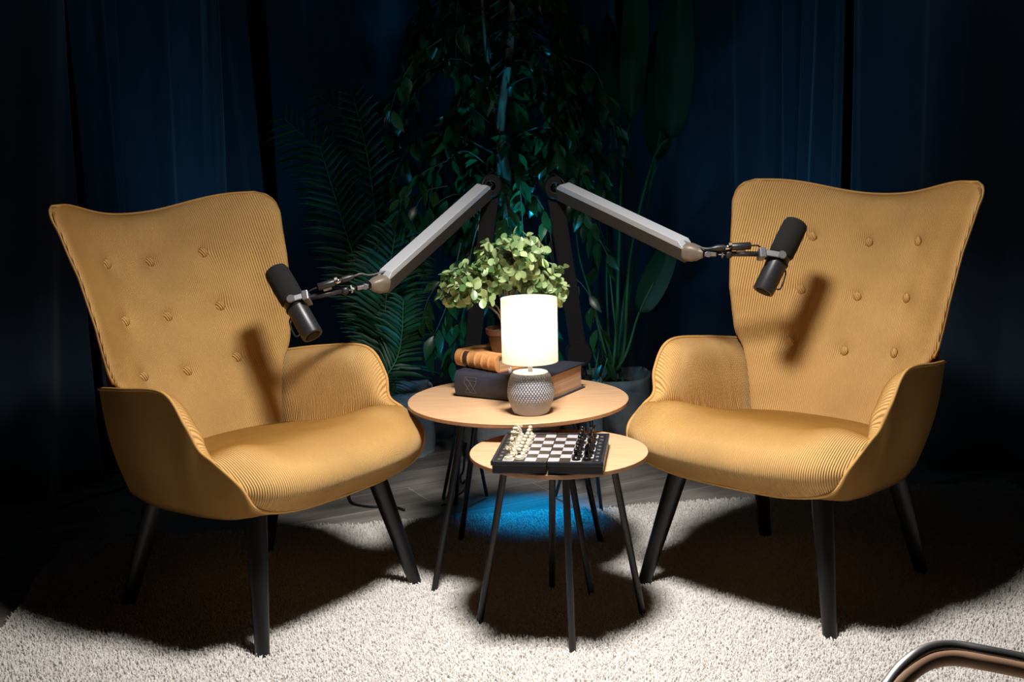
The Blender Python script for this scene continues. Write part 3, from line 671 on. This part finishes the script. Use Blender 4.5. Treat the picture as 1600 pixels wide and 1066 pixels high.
def boom(P_low, J, E_, rod0, rod1, pre0, pre1, label, foot):
    """P_low base pivot, J elbow, E_ end of the upper arm, rod0..rod1 threaded mount, pre0..pre1 inline preamp"""
    root = empty('boom_arm', (P_low[0], P_low[1], FLOOR)); tag(root, label, 'microphone arm', 'microphone boom arms')
    O = Vector((P_low[0], P_low[1], FLOOR)); rel = lambda p: Vector(p)-O
    Pl, J, E_, rod0, rod1, pre0, pre1 = map(rel, (P_low, J, E_, rod0, rod1, pre0, pre1))
    # floor stand
    ft = rel(foot); hub = Vector((ft.x*.35, ft.y*.35, Pl.z-.10))
    MB().tube([hub, Pl], .0085, 14).build('pole', M_blackmetal, root)
    for f_ in (ft, Vector((ft.x*.3+.05, .22, .008)), Vector((ft.x*.3-.09, .20, .008))): MB().tube([hub, f_], [.0062, .0055], 10).build('leg', M_blackmetal, root)
    MB().lathe([(0,-.03),(.015,-.03),(.015,.03),(0,.03)], 20, hub).build('collar', M_dark, root, sharp=40)
    MB().lathe([(0,-.022),(.036,-.022),(.040,-.014),(.040,.014),(.036,.022),(0,.022)], 32, Pl, (0,1,0)).build('base_joint', M_dark, root, sharp=40)
    def beam(a, b, w1, h1, nm, m, off=0):
        d = (b-a); R = basis(d, (0,0,1) if abs(d.normalized().z) < .9 else (0,1,0)); mb = MB(); mb.box((a+b)/2, (w1, h1, d.length), R); return mb.build(nm, m, root, smooth=False, bevel=.002), R
    beam(Pl, J-Vector((0,0,.02)), .048, .034, 'lower_arm', M_dark)
    d = (E_-J).normalized(); 
    R = basis(d, (0,-.30,1)); upv = R @ Vector((0,1,0)); sd = R @ Vector((1,0,0))
    a, b = J+d*.012, E_
    mb = MB(); mb.box((a+b)/2-upv*.007, (.036, .040, (b-a).length), R); mb.build('upper_arm', M_boom_shaded, root, smooth=False, bevel=.003)
    a2, b2 = J+d*.030, E_-d*.012
    # channel cover: a raised lid with slanting end
    mb = MB(); w2 = .038
    V = []
    for p, hh in ((a2, 0), (a2+d*.012, .012), (b2-d*.016, .012), (b2, 0)):
        V += [p+upv*(.0135+hh)-sd*w2/2, p+upv*(.0135+hh)+sd*w2/2, p+upv*.008-sd*w2/2, p+upv*.008+sd*w2/2]
    Fc = []
    for i in range(3):
        q = 4*i; Fc += [(q,q+1,q+5,q+4), (q+3,q+2,q+6,q+7), (q+2,q,q+4,q+6), (q+1,q+3,q+7,q+5)]
    Fc += [(2,3,1,0), (12,13,15,14)]; mb.add(V, Fc); mb.build('channel_cover', M_boom_lit, root, smooth=False, bevel=.0015)
    jt = MB().lathe([(0,-.030),(.029,-.030),(.033,-.026),(.033,.026),(.029,.030),(0,.030)], 36, J, (0,1,0)).build('elbow', M_dark, root, sharp=40)
    jm = MB().lathe([(.0145,-.0300),(.0155,-.0312),(.0165,-.0300)], 32, J, (0,1,0)); jm.tube([J+Vector((-.005,-.0306,-.006)), J+Vector((-.005,-.0306,.006)), J+Vector((.002,-.0306,.008)), J+Vector((.007,-.0306,.003)), J+Vector((.002,-.0306,0)), J+Vector((-.005,-.0306,0))], .0009, 5); jm.build('round_badge', mat('faint_badge', (.02,.02,.022), .4), jt)
    # end bracket
    t = (rod0-E_).normalized(); ev = MB(); Rb = basis(t, upv)
    G = []
    for q, ww, hh in ((-.020,.024,.030),(-.012,.038,.044),(.006,.040,.046),(.022,.036,.036),(.036,.022,.020)):
        G.append([tuple(E_+t*q+Rb @ Vector((ww/2*math.copysign(abs(math.cos(a_))**.6, math.cos(a_)), hh/2*math.copysign(abs(math.sin(a_))**.6, math.sin(a_)), 0))) for a_ in np.linspace(0, 2*PI, 28, endpoint=False)])
    ev.grid(G, closed_v=True); ev.f += [tuple(range(27, -1, -1)), tuple(4*28+i for i in range(28))]; ev.mi += [0, 0]
    ev.build('end_bracket', M_cap, root)
    # clamp lever + stud
    k0 = E_+t*.036; Lr = (rod1-k0).length; dr = (rod1-k0).normalized()
    MB().box(k0+dr*.018, (.014,.016,.036), basis(dr, upv)).build('swivel', M_dark, root, smooth=False, bevel=.002)
    lv = MB(); Rr = basis(dr, upv); 
    lv.box(k0+dr*.016+Vector((0,-.010,0)), (.005,.011,.030), Rr); lv.lathe([(0,0),(.008,0),(.008,.004),(0,.004)], 20, k0+dr*.010+Vector((0,-.011,0)), (0,-1,0)); lv.build('locking_lever', M_greymetal, root, bevel=.001, sharp=40)
    MB().tube([k0+dr*.03, k0+dr*.062], .0035, 12).build('stud', M_steel, root)
    MB().lathe([(0,0),(.011,0),(.012,.002),(.012,.004),(0,.005)], 6, k0+dr*.046, dr).build('wing_nut', M_greymetal, root, sharp=30)
    MB().lathe([(0,0),(.010,0),(.0115,.002),(.0115,.012),(.010,.014),(0,.014)], 24, k0+dr*.058, dr).build('lock_ring', M_mic, root, sharp=40)
    MB().tube([k0+dr*.066, rod1], .0068, 16).build('mount_tube', M_mic, root)
    # inline preamp on a small bracket
    pd = (pre1-pre0).normalized(); mid = (pre0+pre1)/2
    pr = MB().lathe([(0,0),(.0085,0),(.0098,.002),(.0098,(pre1-pre0).length-.002),(.0085,(pre1-pre0).length),(0,(pre1-pre0).length)], 28, pre0, pd).build('preamp', M_mic, root, sharp=40)
    MB().box((mid+pd*.0-upv*.011), (.008,.010,.022), basis(pd, upv)).build('preamp_clip', M_greymetal, root, smooth=False, bevel=.001)
    MB().lathe([(.0098,0),(.0065,.002),(.0065,.018),(.0082,.020),(.0082,.038),(.004,.050),(.002,.056),(0,.057)][1:], 20, pre0, -pd).build('plug', M_mic, root, sharp=40)
    MB().tube([pre0-pd*.0165, pre0-pd*.001], .0072, 16).build('plug_ring', M_steel, root)
    MB().box(pre0-pd*.004+upv*.010, (.006,.008,.008), basis(pd, upv)).build('latch', M_steel, root, smooth=False)
    c0 = pre0-pd*.05; c1 = E_-d*.03+upv*.022
    MB().tube(resample(crom([tuple(c0), tuple(c0-pd*.02+upv*.001), tuple(c0.lerp(c1, .5)-upv*.004), tuple(c1)]), 20), .0024, 8).build('cable', M_greycable, root)
    MB().tube(resample(crom([tuple(J+d*.045+upv*.026), tuple(J+d*.02+upv*.036), tuple(J-d*.01+Vector((0,0,.036))), tuple(J-d*.036+Vector((0,0,.012)))]), 24), .0022, 7).build('cable', M_cable, root)
    MB().tube(resample(crom([tuple(pre1), tuple(pre1+pd*.02-upv*.002), tuple(rod1+upv*.006+dr*.01)]), 14), .0022, 7).build('cable', M_cable, root)
    return root
# left
YA = 3.13
mic(at_y(429,420,3.17), at_y(489,525,3.07), at_y(474,467,3.11), at_y(500,461,3.11), 'black studio microphone in front of the left armchair, at the end of its boom arm')
boom(at_y(736,556,3.60), at_y(767,290,3.60), at_y(596,444,3.18), at_y(560,448,3.14), at_y(480,466,3.11), at_y(523,441,3.12), at_y(497,449,3.11), 'grey boom arm reaching left over the left armchair, holding the left microphone', at_z(712,790,FLOOR+.008))
mic(at_y(1246,345,3.19), at_y(1192,456,3.13), at_y(1196,397,3.15), at_y(1150,398,3.15), 'black studio microphone in front of the right armchair, at the end of its boom arm')
boom(at_y(905,552,3.60), at_y(867,293,3.60), at_y(1078,394,3.18), at_y(1112,398,3.16), at_y(1188,397,3.15), at_y(1143,386,3.15), at_y(1173,384,3.15), 'grey boom arm reaching right over the right armchair, holding the right microphone', at_z(940,800,FLOOR+.008))

# ---------------------------------------------------------------- background plants
def fabric_pot(loc, r, h, label_root, m, wr=.008):
    G = []
    for i, t in enumerate(np.linspace(0, 1, 16)):
        row = []
        for k in range(56):
            a = 2*PI*k/56; rr = r*(.92+.08*t)+wr*math.sin(3*a+4*t)+wr*.6*math.sin(7*a+9*t); row.append((rr*math.cos(a), rr*math.sin(a), h*t+(.012*math.sin(2*a+1) if i > 12 else 0)))
        G.append(row)
    for t in (0, .5, 1):
        G.append([((r*.96-.012*t)*math.cos(2*PI*k/56), (r*.96-.012*t)*math.sin(2*PI*k/56), h-.002-.05*t) for k in range(56)])
    mb = MB().grid(G, closed_v=True); mb.f.append(tuple(reversed(range(56)))); mb.mi.append(0)
    o = mb.build('planter', m, label_root)
    MB().lathe([(r*.93,h-.05),(r*.5,h-.045),(0,h-.04)], 32).build('soil', M_soil, label_root)
    return o
M_soil = mat('dark_potting_soil', (.012,.010,.008), .95)
M_feltblue = noise_color(mat('pale_grey_blue_felt', (.2,.25,.3), .9), (.30,.38,.45), (.46,.54,.60), 12, 5, bump=.3, bdist=.004)
M_stone = noise_color(mat('grey_concrete', (.12,.13,.14), .85), (.15,.17,.18), (.28,.30,.31), 10, 6, bump=.4, bdist=.004)
M_bark = noise_color(mat('pale_bark', (.22,.18,.13), .8), (.12,.09,.065), (.30,.26,.20), 22, 6, stretch=(1,1,.2), bump=.5, bdist=.004)
M_twig = mat('dark_twig', (.07,.055,.035), .8)

def ficus():
    base = Vector((-.045, 4.32, FLOOR)); root = empty('ficus_tree', tuple(base)); tag(root, 'tall leafy ficus tree behind the tables, its crown filling the top middle', 'tree')
    fabric_pot(base, .15, .26, root, M_stone, .002)
    tr = MB(); rl = lambda px, py, Y: at_y(px, py, Y)-base
    for pts, r0 in (([(0,0,.2), rl(800,560,4.32), rl(789,420,4.32), rl(795,300,4.3), rl(782,200,4.3), rl(798,60,4.3), rl(800,-80,4.3)], .024),
                    ([(.02,.02,.2), rl(812,560,4.34), rl(803,430,4.36), rl(782,300,4.36), rl(778,210,4.34), rl(760,80,4.34), rl(750,-40,4.34)], .012)):
        C = resample(crom([tuple(p) for p in pts]), 50); tr.tube(C, np.linspace(r0, r0*.45, 50), 10)
    tr.build('trunk', M_bark, root)
    tw = MB(); fo = MB(); rr = random.Random(3)
    specs = []
    for i in range(62):
        z0 = rr.uniform(.62, 1.75); a = rr.uniform(0, 2*PI); Lb = rr.uniform(.22, .42)*(1 if z0 < 1.5 else .8); specs.append((Vector((-.005, 0, z0)), a, Lb, rr.uniform(.1,.26)))
    curves = []
    for p0, a, Lb, drop in specs:
        d = Vector((math.cos(a), math.sin(a)*.75, 0)); curves.append([p0, p0+d*Lb*.45+Vector((0,0,.07)), p0+d*Lb*.85+Vector((0,0,-.01)), p0+d*Lb+Vector((0,0,-drop))])
    for pl in ([(868,300),(900,312),(925,350),(950,400)], [(890,90),(930,110),(955,180),(966,240)], [(690,60),(650,90),(620,140),(604,200)], [(700,290),(665,300),(645,340),(640,400)], [(850,180),(865,210),(872,235),(856,250)], [(700,250),(660,270),(630,300),(625,330)], [(720,380),(700,470),(680,520),(672,540)], [(735,450),(715,520),(706,560)], [(760,300),(735,400),(722,500)], [(720,150),(700,215),(672,232)]):
        Yb = rr.uniform(4.0, 4.2); curves.append([at_y(x, y, Yb)-base for x, y in pl])
    for cv in curves:
        C = resample(crom([tuple(p) for p in cv]), 16); tw.tube(C, np.linspace(.0032, .0012, 16), 5, caps=False)
        for j in range(2, 16):
            for q in range(2 if j < 15 else 3):
                if rr.random() < .30: continue
                p = Vector(C[j]); t = Vector(C[min(j+1, 15)]-C[j-1]).normalized(); sdv = Vector((rr.gauss(0,1), rr.gauss(0,1), rr.gauss(0,.4)))
                dd = t*.5+sdv.normalized()*.7+Vector((0,0,-.55)); nn = Vector((rr.gauss(0,.6), rr.gauss(0,.6)-.3, .7))
                st = dd.normalized()*.014; Lf = rr.uniform(.055, .095)
                dn = dd.normalized(); n_ = (nn-dn*nn.dot(dn)).normalized(); s = dn.cross(n_); u = rr.random(); V = []; wf = Lf*.42; p = p+st
                for tt, wv in ((0,.06),(.15,.62),(.38,1),(.62,.82),(.84,.34),(1,0)):
                    c = p+dn*(Lf*tt)-n_*(.22*Lf*tt*tt)+s*(.05*Lf*math.sin(3*tt)); V += [c-s*(wf/2*wv)+n_*(.1*wf*wv), c, c+s*(wf/2*wv)+n_*(.1*wf*wv)]
                Fc = []
                for i in range(5): b0 = i*3; Fc += [(b0,b0+1,b0+4,b0+3), (b0+1,b0+2,b0+5,b0+4)]
                fo.add(V, Fc, [(u, u)]*len(V))
    tw.build('branches', M_twig, root); fo.build('foliage', leafmat('glossy_dark_green_leaf', (.010,.036,.014), (.045,.10,.026), .3, .2), root)
ficus()

def pinnate(fo, st, C, leaf_l, spread, rr, start=.35):
    n = len(C)
    for j in range(int(n*start), n):
        t = Vector(C[min(j+1, n-1)]-C[max(j-1, 0)]).normalized(); p = Vector(C[j]); sd = t.cross(Vector((0,-1,.15))).normalized()
        k = math.sin(PI*min(1, .15+.85*(j-n*start)/(n*(1-start))))**.6+.25
        for s in (-1, 1):
            dd = (sd*s*spread+t*.75+Vector((0, rr.gauss(0,.12)-.1, rr.gauss(0,.05)))).normalized(); Lf = leaf_l*k*rr.uniform(.85,1.1); n_ = dd.cross(t).normalized()*s; wv = .013*rr.uniform(.8,1.2); s2 = dd.cross(n_)
            V = []
            for tt, ww in ((0,.3),(.2,1),(.6,.8),(1,0)):
                c = p+dd*(Lf*tt)+Vector((0,0,-.30*Lf*tt*tt)); V += [c-s2*(wv/2*ww), c+n_*.0015, c+s2*(wv/2*ww)]
            Fc = []
            for i in range(3): b0 = i*3; Fc += [(b0,b0+1,b0+4,b0+3), (b0+1,b0+2,b0+5,b0+4)]
            u = rr.random(); fo.add(V, Fc, [(u, u)]*len(V))
def palm():
    base = Vector((-.42, 4.42, FLOOR)); root = empty('palm_plant', tuple(base)); tag(root, 'feathery palm in a pale grey-blue felt planter, behind the left armchair', 'plant')
    fabric_pot(base, .125, .25, root, M_feltblue)
    rr = random.Random(5); rl = lambda px, py, Y: at_y(px, py, Y)-base
    M_fr = leafmat('palm_green', (.008,.05,.018), (.016,.09,.03), .45, .2); st = MB()
    fr = [([(603,600),(600,520),(606,440),(618,360)], 4.2, .17), ([(612,600),(598,520),(585,440),(575,400)], 4.25, .15), ([(600,610),(590,540),(574,470),(565,430)], 4.3, .12), ([(600,600),(560,430),(530,330),(500,230)], 4.35, .16),
          ([(600,600),(555,400),(510,260),(445,185)], 4.4, .16), ([(610,600),(590,380),(575,250),(552,150)], 4.4, .16), ([(612,600),(600,400),(560,220),(500,150)], 4.5, .15), ([(618,600),(625,480),(640,420),(655,400)], 4.3, .12), ([(600,600),(620,560),(628,520),(630,470)], 4.15, .13)]
    for pl, Y, ll in fr:
        C = resample(crom([(0+rr.uniform(-.04,.04), rr.uniform(-.04,.04), .2)]+[tuple(rl(x, y, Y)) for x, y in pl]), 40)
        st.tube(C, np.linspace(.005, .0015, 40), 6, caps=False)
        fo = MB(); pinnate(fo, st, C, ll, .8, rr); fo.build('frond', M_fr, root)
    st.build('stems', mat('pale_green_stem', (.06,.16,.04), .5), root)
palm()

def strelitzia():
    base = Vector((.385, 4.72, FLOOR)); root = empty('bird_of_paradise_plant', tuple(base)); tag(root, 'tall broad-leaved plant with long stalks in a grey planter, behind the right armchair', 'plant')
    fabric_pot(base, .155, .22, root, M_stone, .006)
    rl = lambda px, py, Y: at_y(px, py, Y)-base; rr = random.Random(8); st = MB()
    M_lf = leafmat('broad_green_leaf', (.012,.065,.028), (.018,.09,.035), .38, .25)
    stalks = [([(960,560),(967,400),(972,260),(984,188)], 4.6, .009), ([(972,560),(985,400),(1020,250),(1046,214)], 4.65, .009), ([(975,560),(998,490),(1022,440)], 4.6, .007), ([(966,560),(978,450),(1000,330),(1030,250)], 4.7, .007),
              ([(948,560),(925,470),(905,400),(898,330)], 4.6, .006), ([(955,560),(935,500),(915,430)], 4.65, .006), ([(952,570),(948,450),(950,330),(955,200)], 4.75, .006), ([(940,590),(930,560),(924,540)], 4.45, .005), ([(942,590),(946,570),(949,560)], 4.45, .004), ([(962,560),(990,430),(1015,300),(1036,180)], 4.8, .006), ([(958,570),(962,520),(958,480),(950,400)], 4.55, .006)]
    for pl, Y, r in stalks:
        C = resample(crom([(rr.uniform(-.05,.05), rr.uniform(-.05,.03), .18)]+[tuple(rl(x, y, Y)) for x, y in pl]), 24); st.tube(C, np.linspace(r, r*.5, 24), 8)
    st.build('stalks', mat('green_stalk', (.05,.16,.05), .5), root)
    def blade(p0, p1, wpx, Y, Y1=None, curl=.25):
        a, b = rl(*p0, Y), rl(*p1, Y1 or Y); d = b-a; Ln = d.length; dn = d.normalized(); wd = wpx/F_PX*Y/2; s = dn.cross(Vector((0,-1,0))).normalized(); n_ = s.cross(dn)
        if n_.y > 0: n_ = -n_
        G = []
        for t in np.linspace(0, 1, 22):
            ww = wd*(math.sin(PI*min(1, t**.8))**.5 if 0 < t < 1 else .02); G.append([tuple(a+dn*Ln*t+s*(ww*q)+n_*(abs(q)**1.3*wd*curl)-n_*(.08*Ln*t*t)) for q in np.linspace(-1, 1, 11)])
        mb = MB().grid(G); mb.u = [(.3+.4*rr.random(),)*2]*0+[(.5, .5)]*mb.n; o = mb.build('leaf', M_lf, root)
    blade((984,190),(1000,-90), 42, 4.6, 4.5); blade((1046,218),(1064,-60), 60, 4.65, 4.6); blade((1000,488),(1056,368), 44, 4.6); blade((1028,250),(1032,40), 50, 4.8); blade((898,332),(880,150), 40, 4.7); blade((955,200),(950,20), 36, 4.8)
strelitzia()
def small_pot():
    base = at_z(938, 668, FLOOR); base = Vector((.30, 4.44, FLOOR)); root = empty('potted_shoot', tuple(base)); tag(root, 'two short green shoots in a slim pale blue pot, beside the grey planter', 'plant')
    MB().lathe([(0,0),(.030,0),(.032,.01),(.030,.26),(.026,.262),(.026,.25),(0,.25)], 28).build('pot', M_feltblue, root, sharp=40)
    mb = MB()
    for e in ((-.035,0,.39),(.02,0,.37)): mb.tube([(0,0,.24), (e[0]*.4,0,.30), e], [.004,.004,.001], 8)
    mb.build('shoots', mat('green_shoot', (.06,.18,.05), .5), root)
small_pot()

# ---------------------------------------------------------------- cables, plug, chrome chair
def cable(pts, r, label, m=M_cable, cat='cable', z=FLOOR):
    C = resample(crom([tuple(p) for p in pts]), 60)
    return tag(MB().tube(C, r, 8).build('cable', m), label, cat)
zc = FLOOR+.0045
cable([at_z(545,745,zc+.05), at_z(545,772,zc+.01), at_z(552,787,zc), at_z(580,792,zc), at_z(610,791,zc), at_z(632,797,zc)], .0040, 'black cable curling on the tiles behind the left armchair')
cable([at_z(90,795,zc), at_z(140,776,zc), at_z(175,768,zc), at_z(215,755,zc), at_z(240,752,zc)], .0040, 'black cable on the floor beside the curtain at far left')
cable([at_y(728,692,3.56), at_y(724,735,3.55), at_y(719,745,3.54), at_y(722,757,3.54), at_y(728,750,3.54), at_y(726,765,3.54), at_z(714,775,zc), at_z(706,785,zc), at_z(690,790,zc)], .0035, 'black cable hanging down beside the back leg of the larger table')
tag(MB().tube([at_z(703,786,zc+.004), at_z(710,782,zc+.004)], .006, 12).build('cable_tie', M_red), 'small red cable tie on the floor behind the larger table', 'cable tie')
cable([at_z(1000,621,zc), at_z(1012,620,zc), at_z(1022,616,zc), at_z(1040,614,zc)], .006, 'white cable on the floor between the grey planter and the right armchair', M_white)
pp = at_z(1026, 614, zc)
pr = empty('power_plug', (pp.x, pp.y, FLOOR)); tag(pr, 'white power plug on the floor beside the grey planter', 'plug')
MB().box((0,0,.018), (.05,.035,.03)).build('plug_body', M_white, pr, bevel=.006, smooth=False); MB().tube([(-.025,0,.018),(-.05,0,.016)], [.012,.006], 12).build('sleeve', M_white, pr)

def chrome_chair():
    M_ch = mat('polished_chrome', (.85,.84,.84), .36, 1)
    # front bend of a tubular arm loop
    Yk = 1.45
    pts = [at_y(1340,1150,1.38), at_y(1392,1064,1.42), at_y(1422,1032,1.44), at_y(1452,1015,1.46), at_y(1490,1011,1.47), at_y(1540,1019,1.46), at_y(1600,1031,1.45)]
    g0 = pts[0]; down = [Vector((g0.x-.03, 1.37, g0.z-.12)), Vector((g0.x-.05, 1.36, .03)), Vector((g0.x-.02, 1.36, FLOOR+.010)), Vector((g0.x+.06, 1.36, FLOOR+.010))]
    allp = [Vector((1.12,1.33,FLOOR+.010)), Vector((.85,1.35,FLOOR+.010))]+down[::-1]+pts+[at_y(1700,1052,1.43), Vector((1.10,1.40,pts[-1].z-.045))]
    root = empty('tubular_chair', (.7, 1.4, FLOOR)); tag(root, 'bent chrome tube frame of a chair, cut off at the bottom right corner', 'chair')
    O = Vector((.7,1.4,FLOOR)); C = resample(crom([tuple(p-O) for p in allp], 14), 200)
    MB().tube(C, .0085, 20).build('tube_frame', M_ch, root)
    C2 = C[78:165]+np.array([.0,-.010,-.0105]); MB().tube(C2, .0105, 16).build('arm_strap', mat('tan_leather_strap', (.60,.35,.22), .6), root)
chrome_chair()
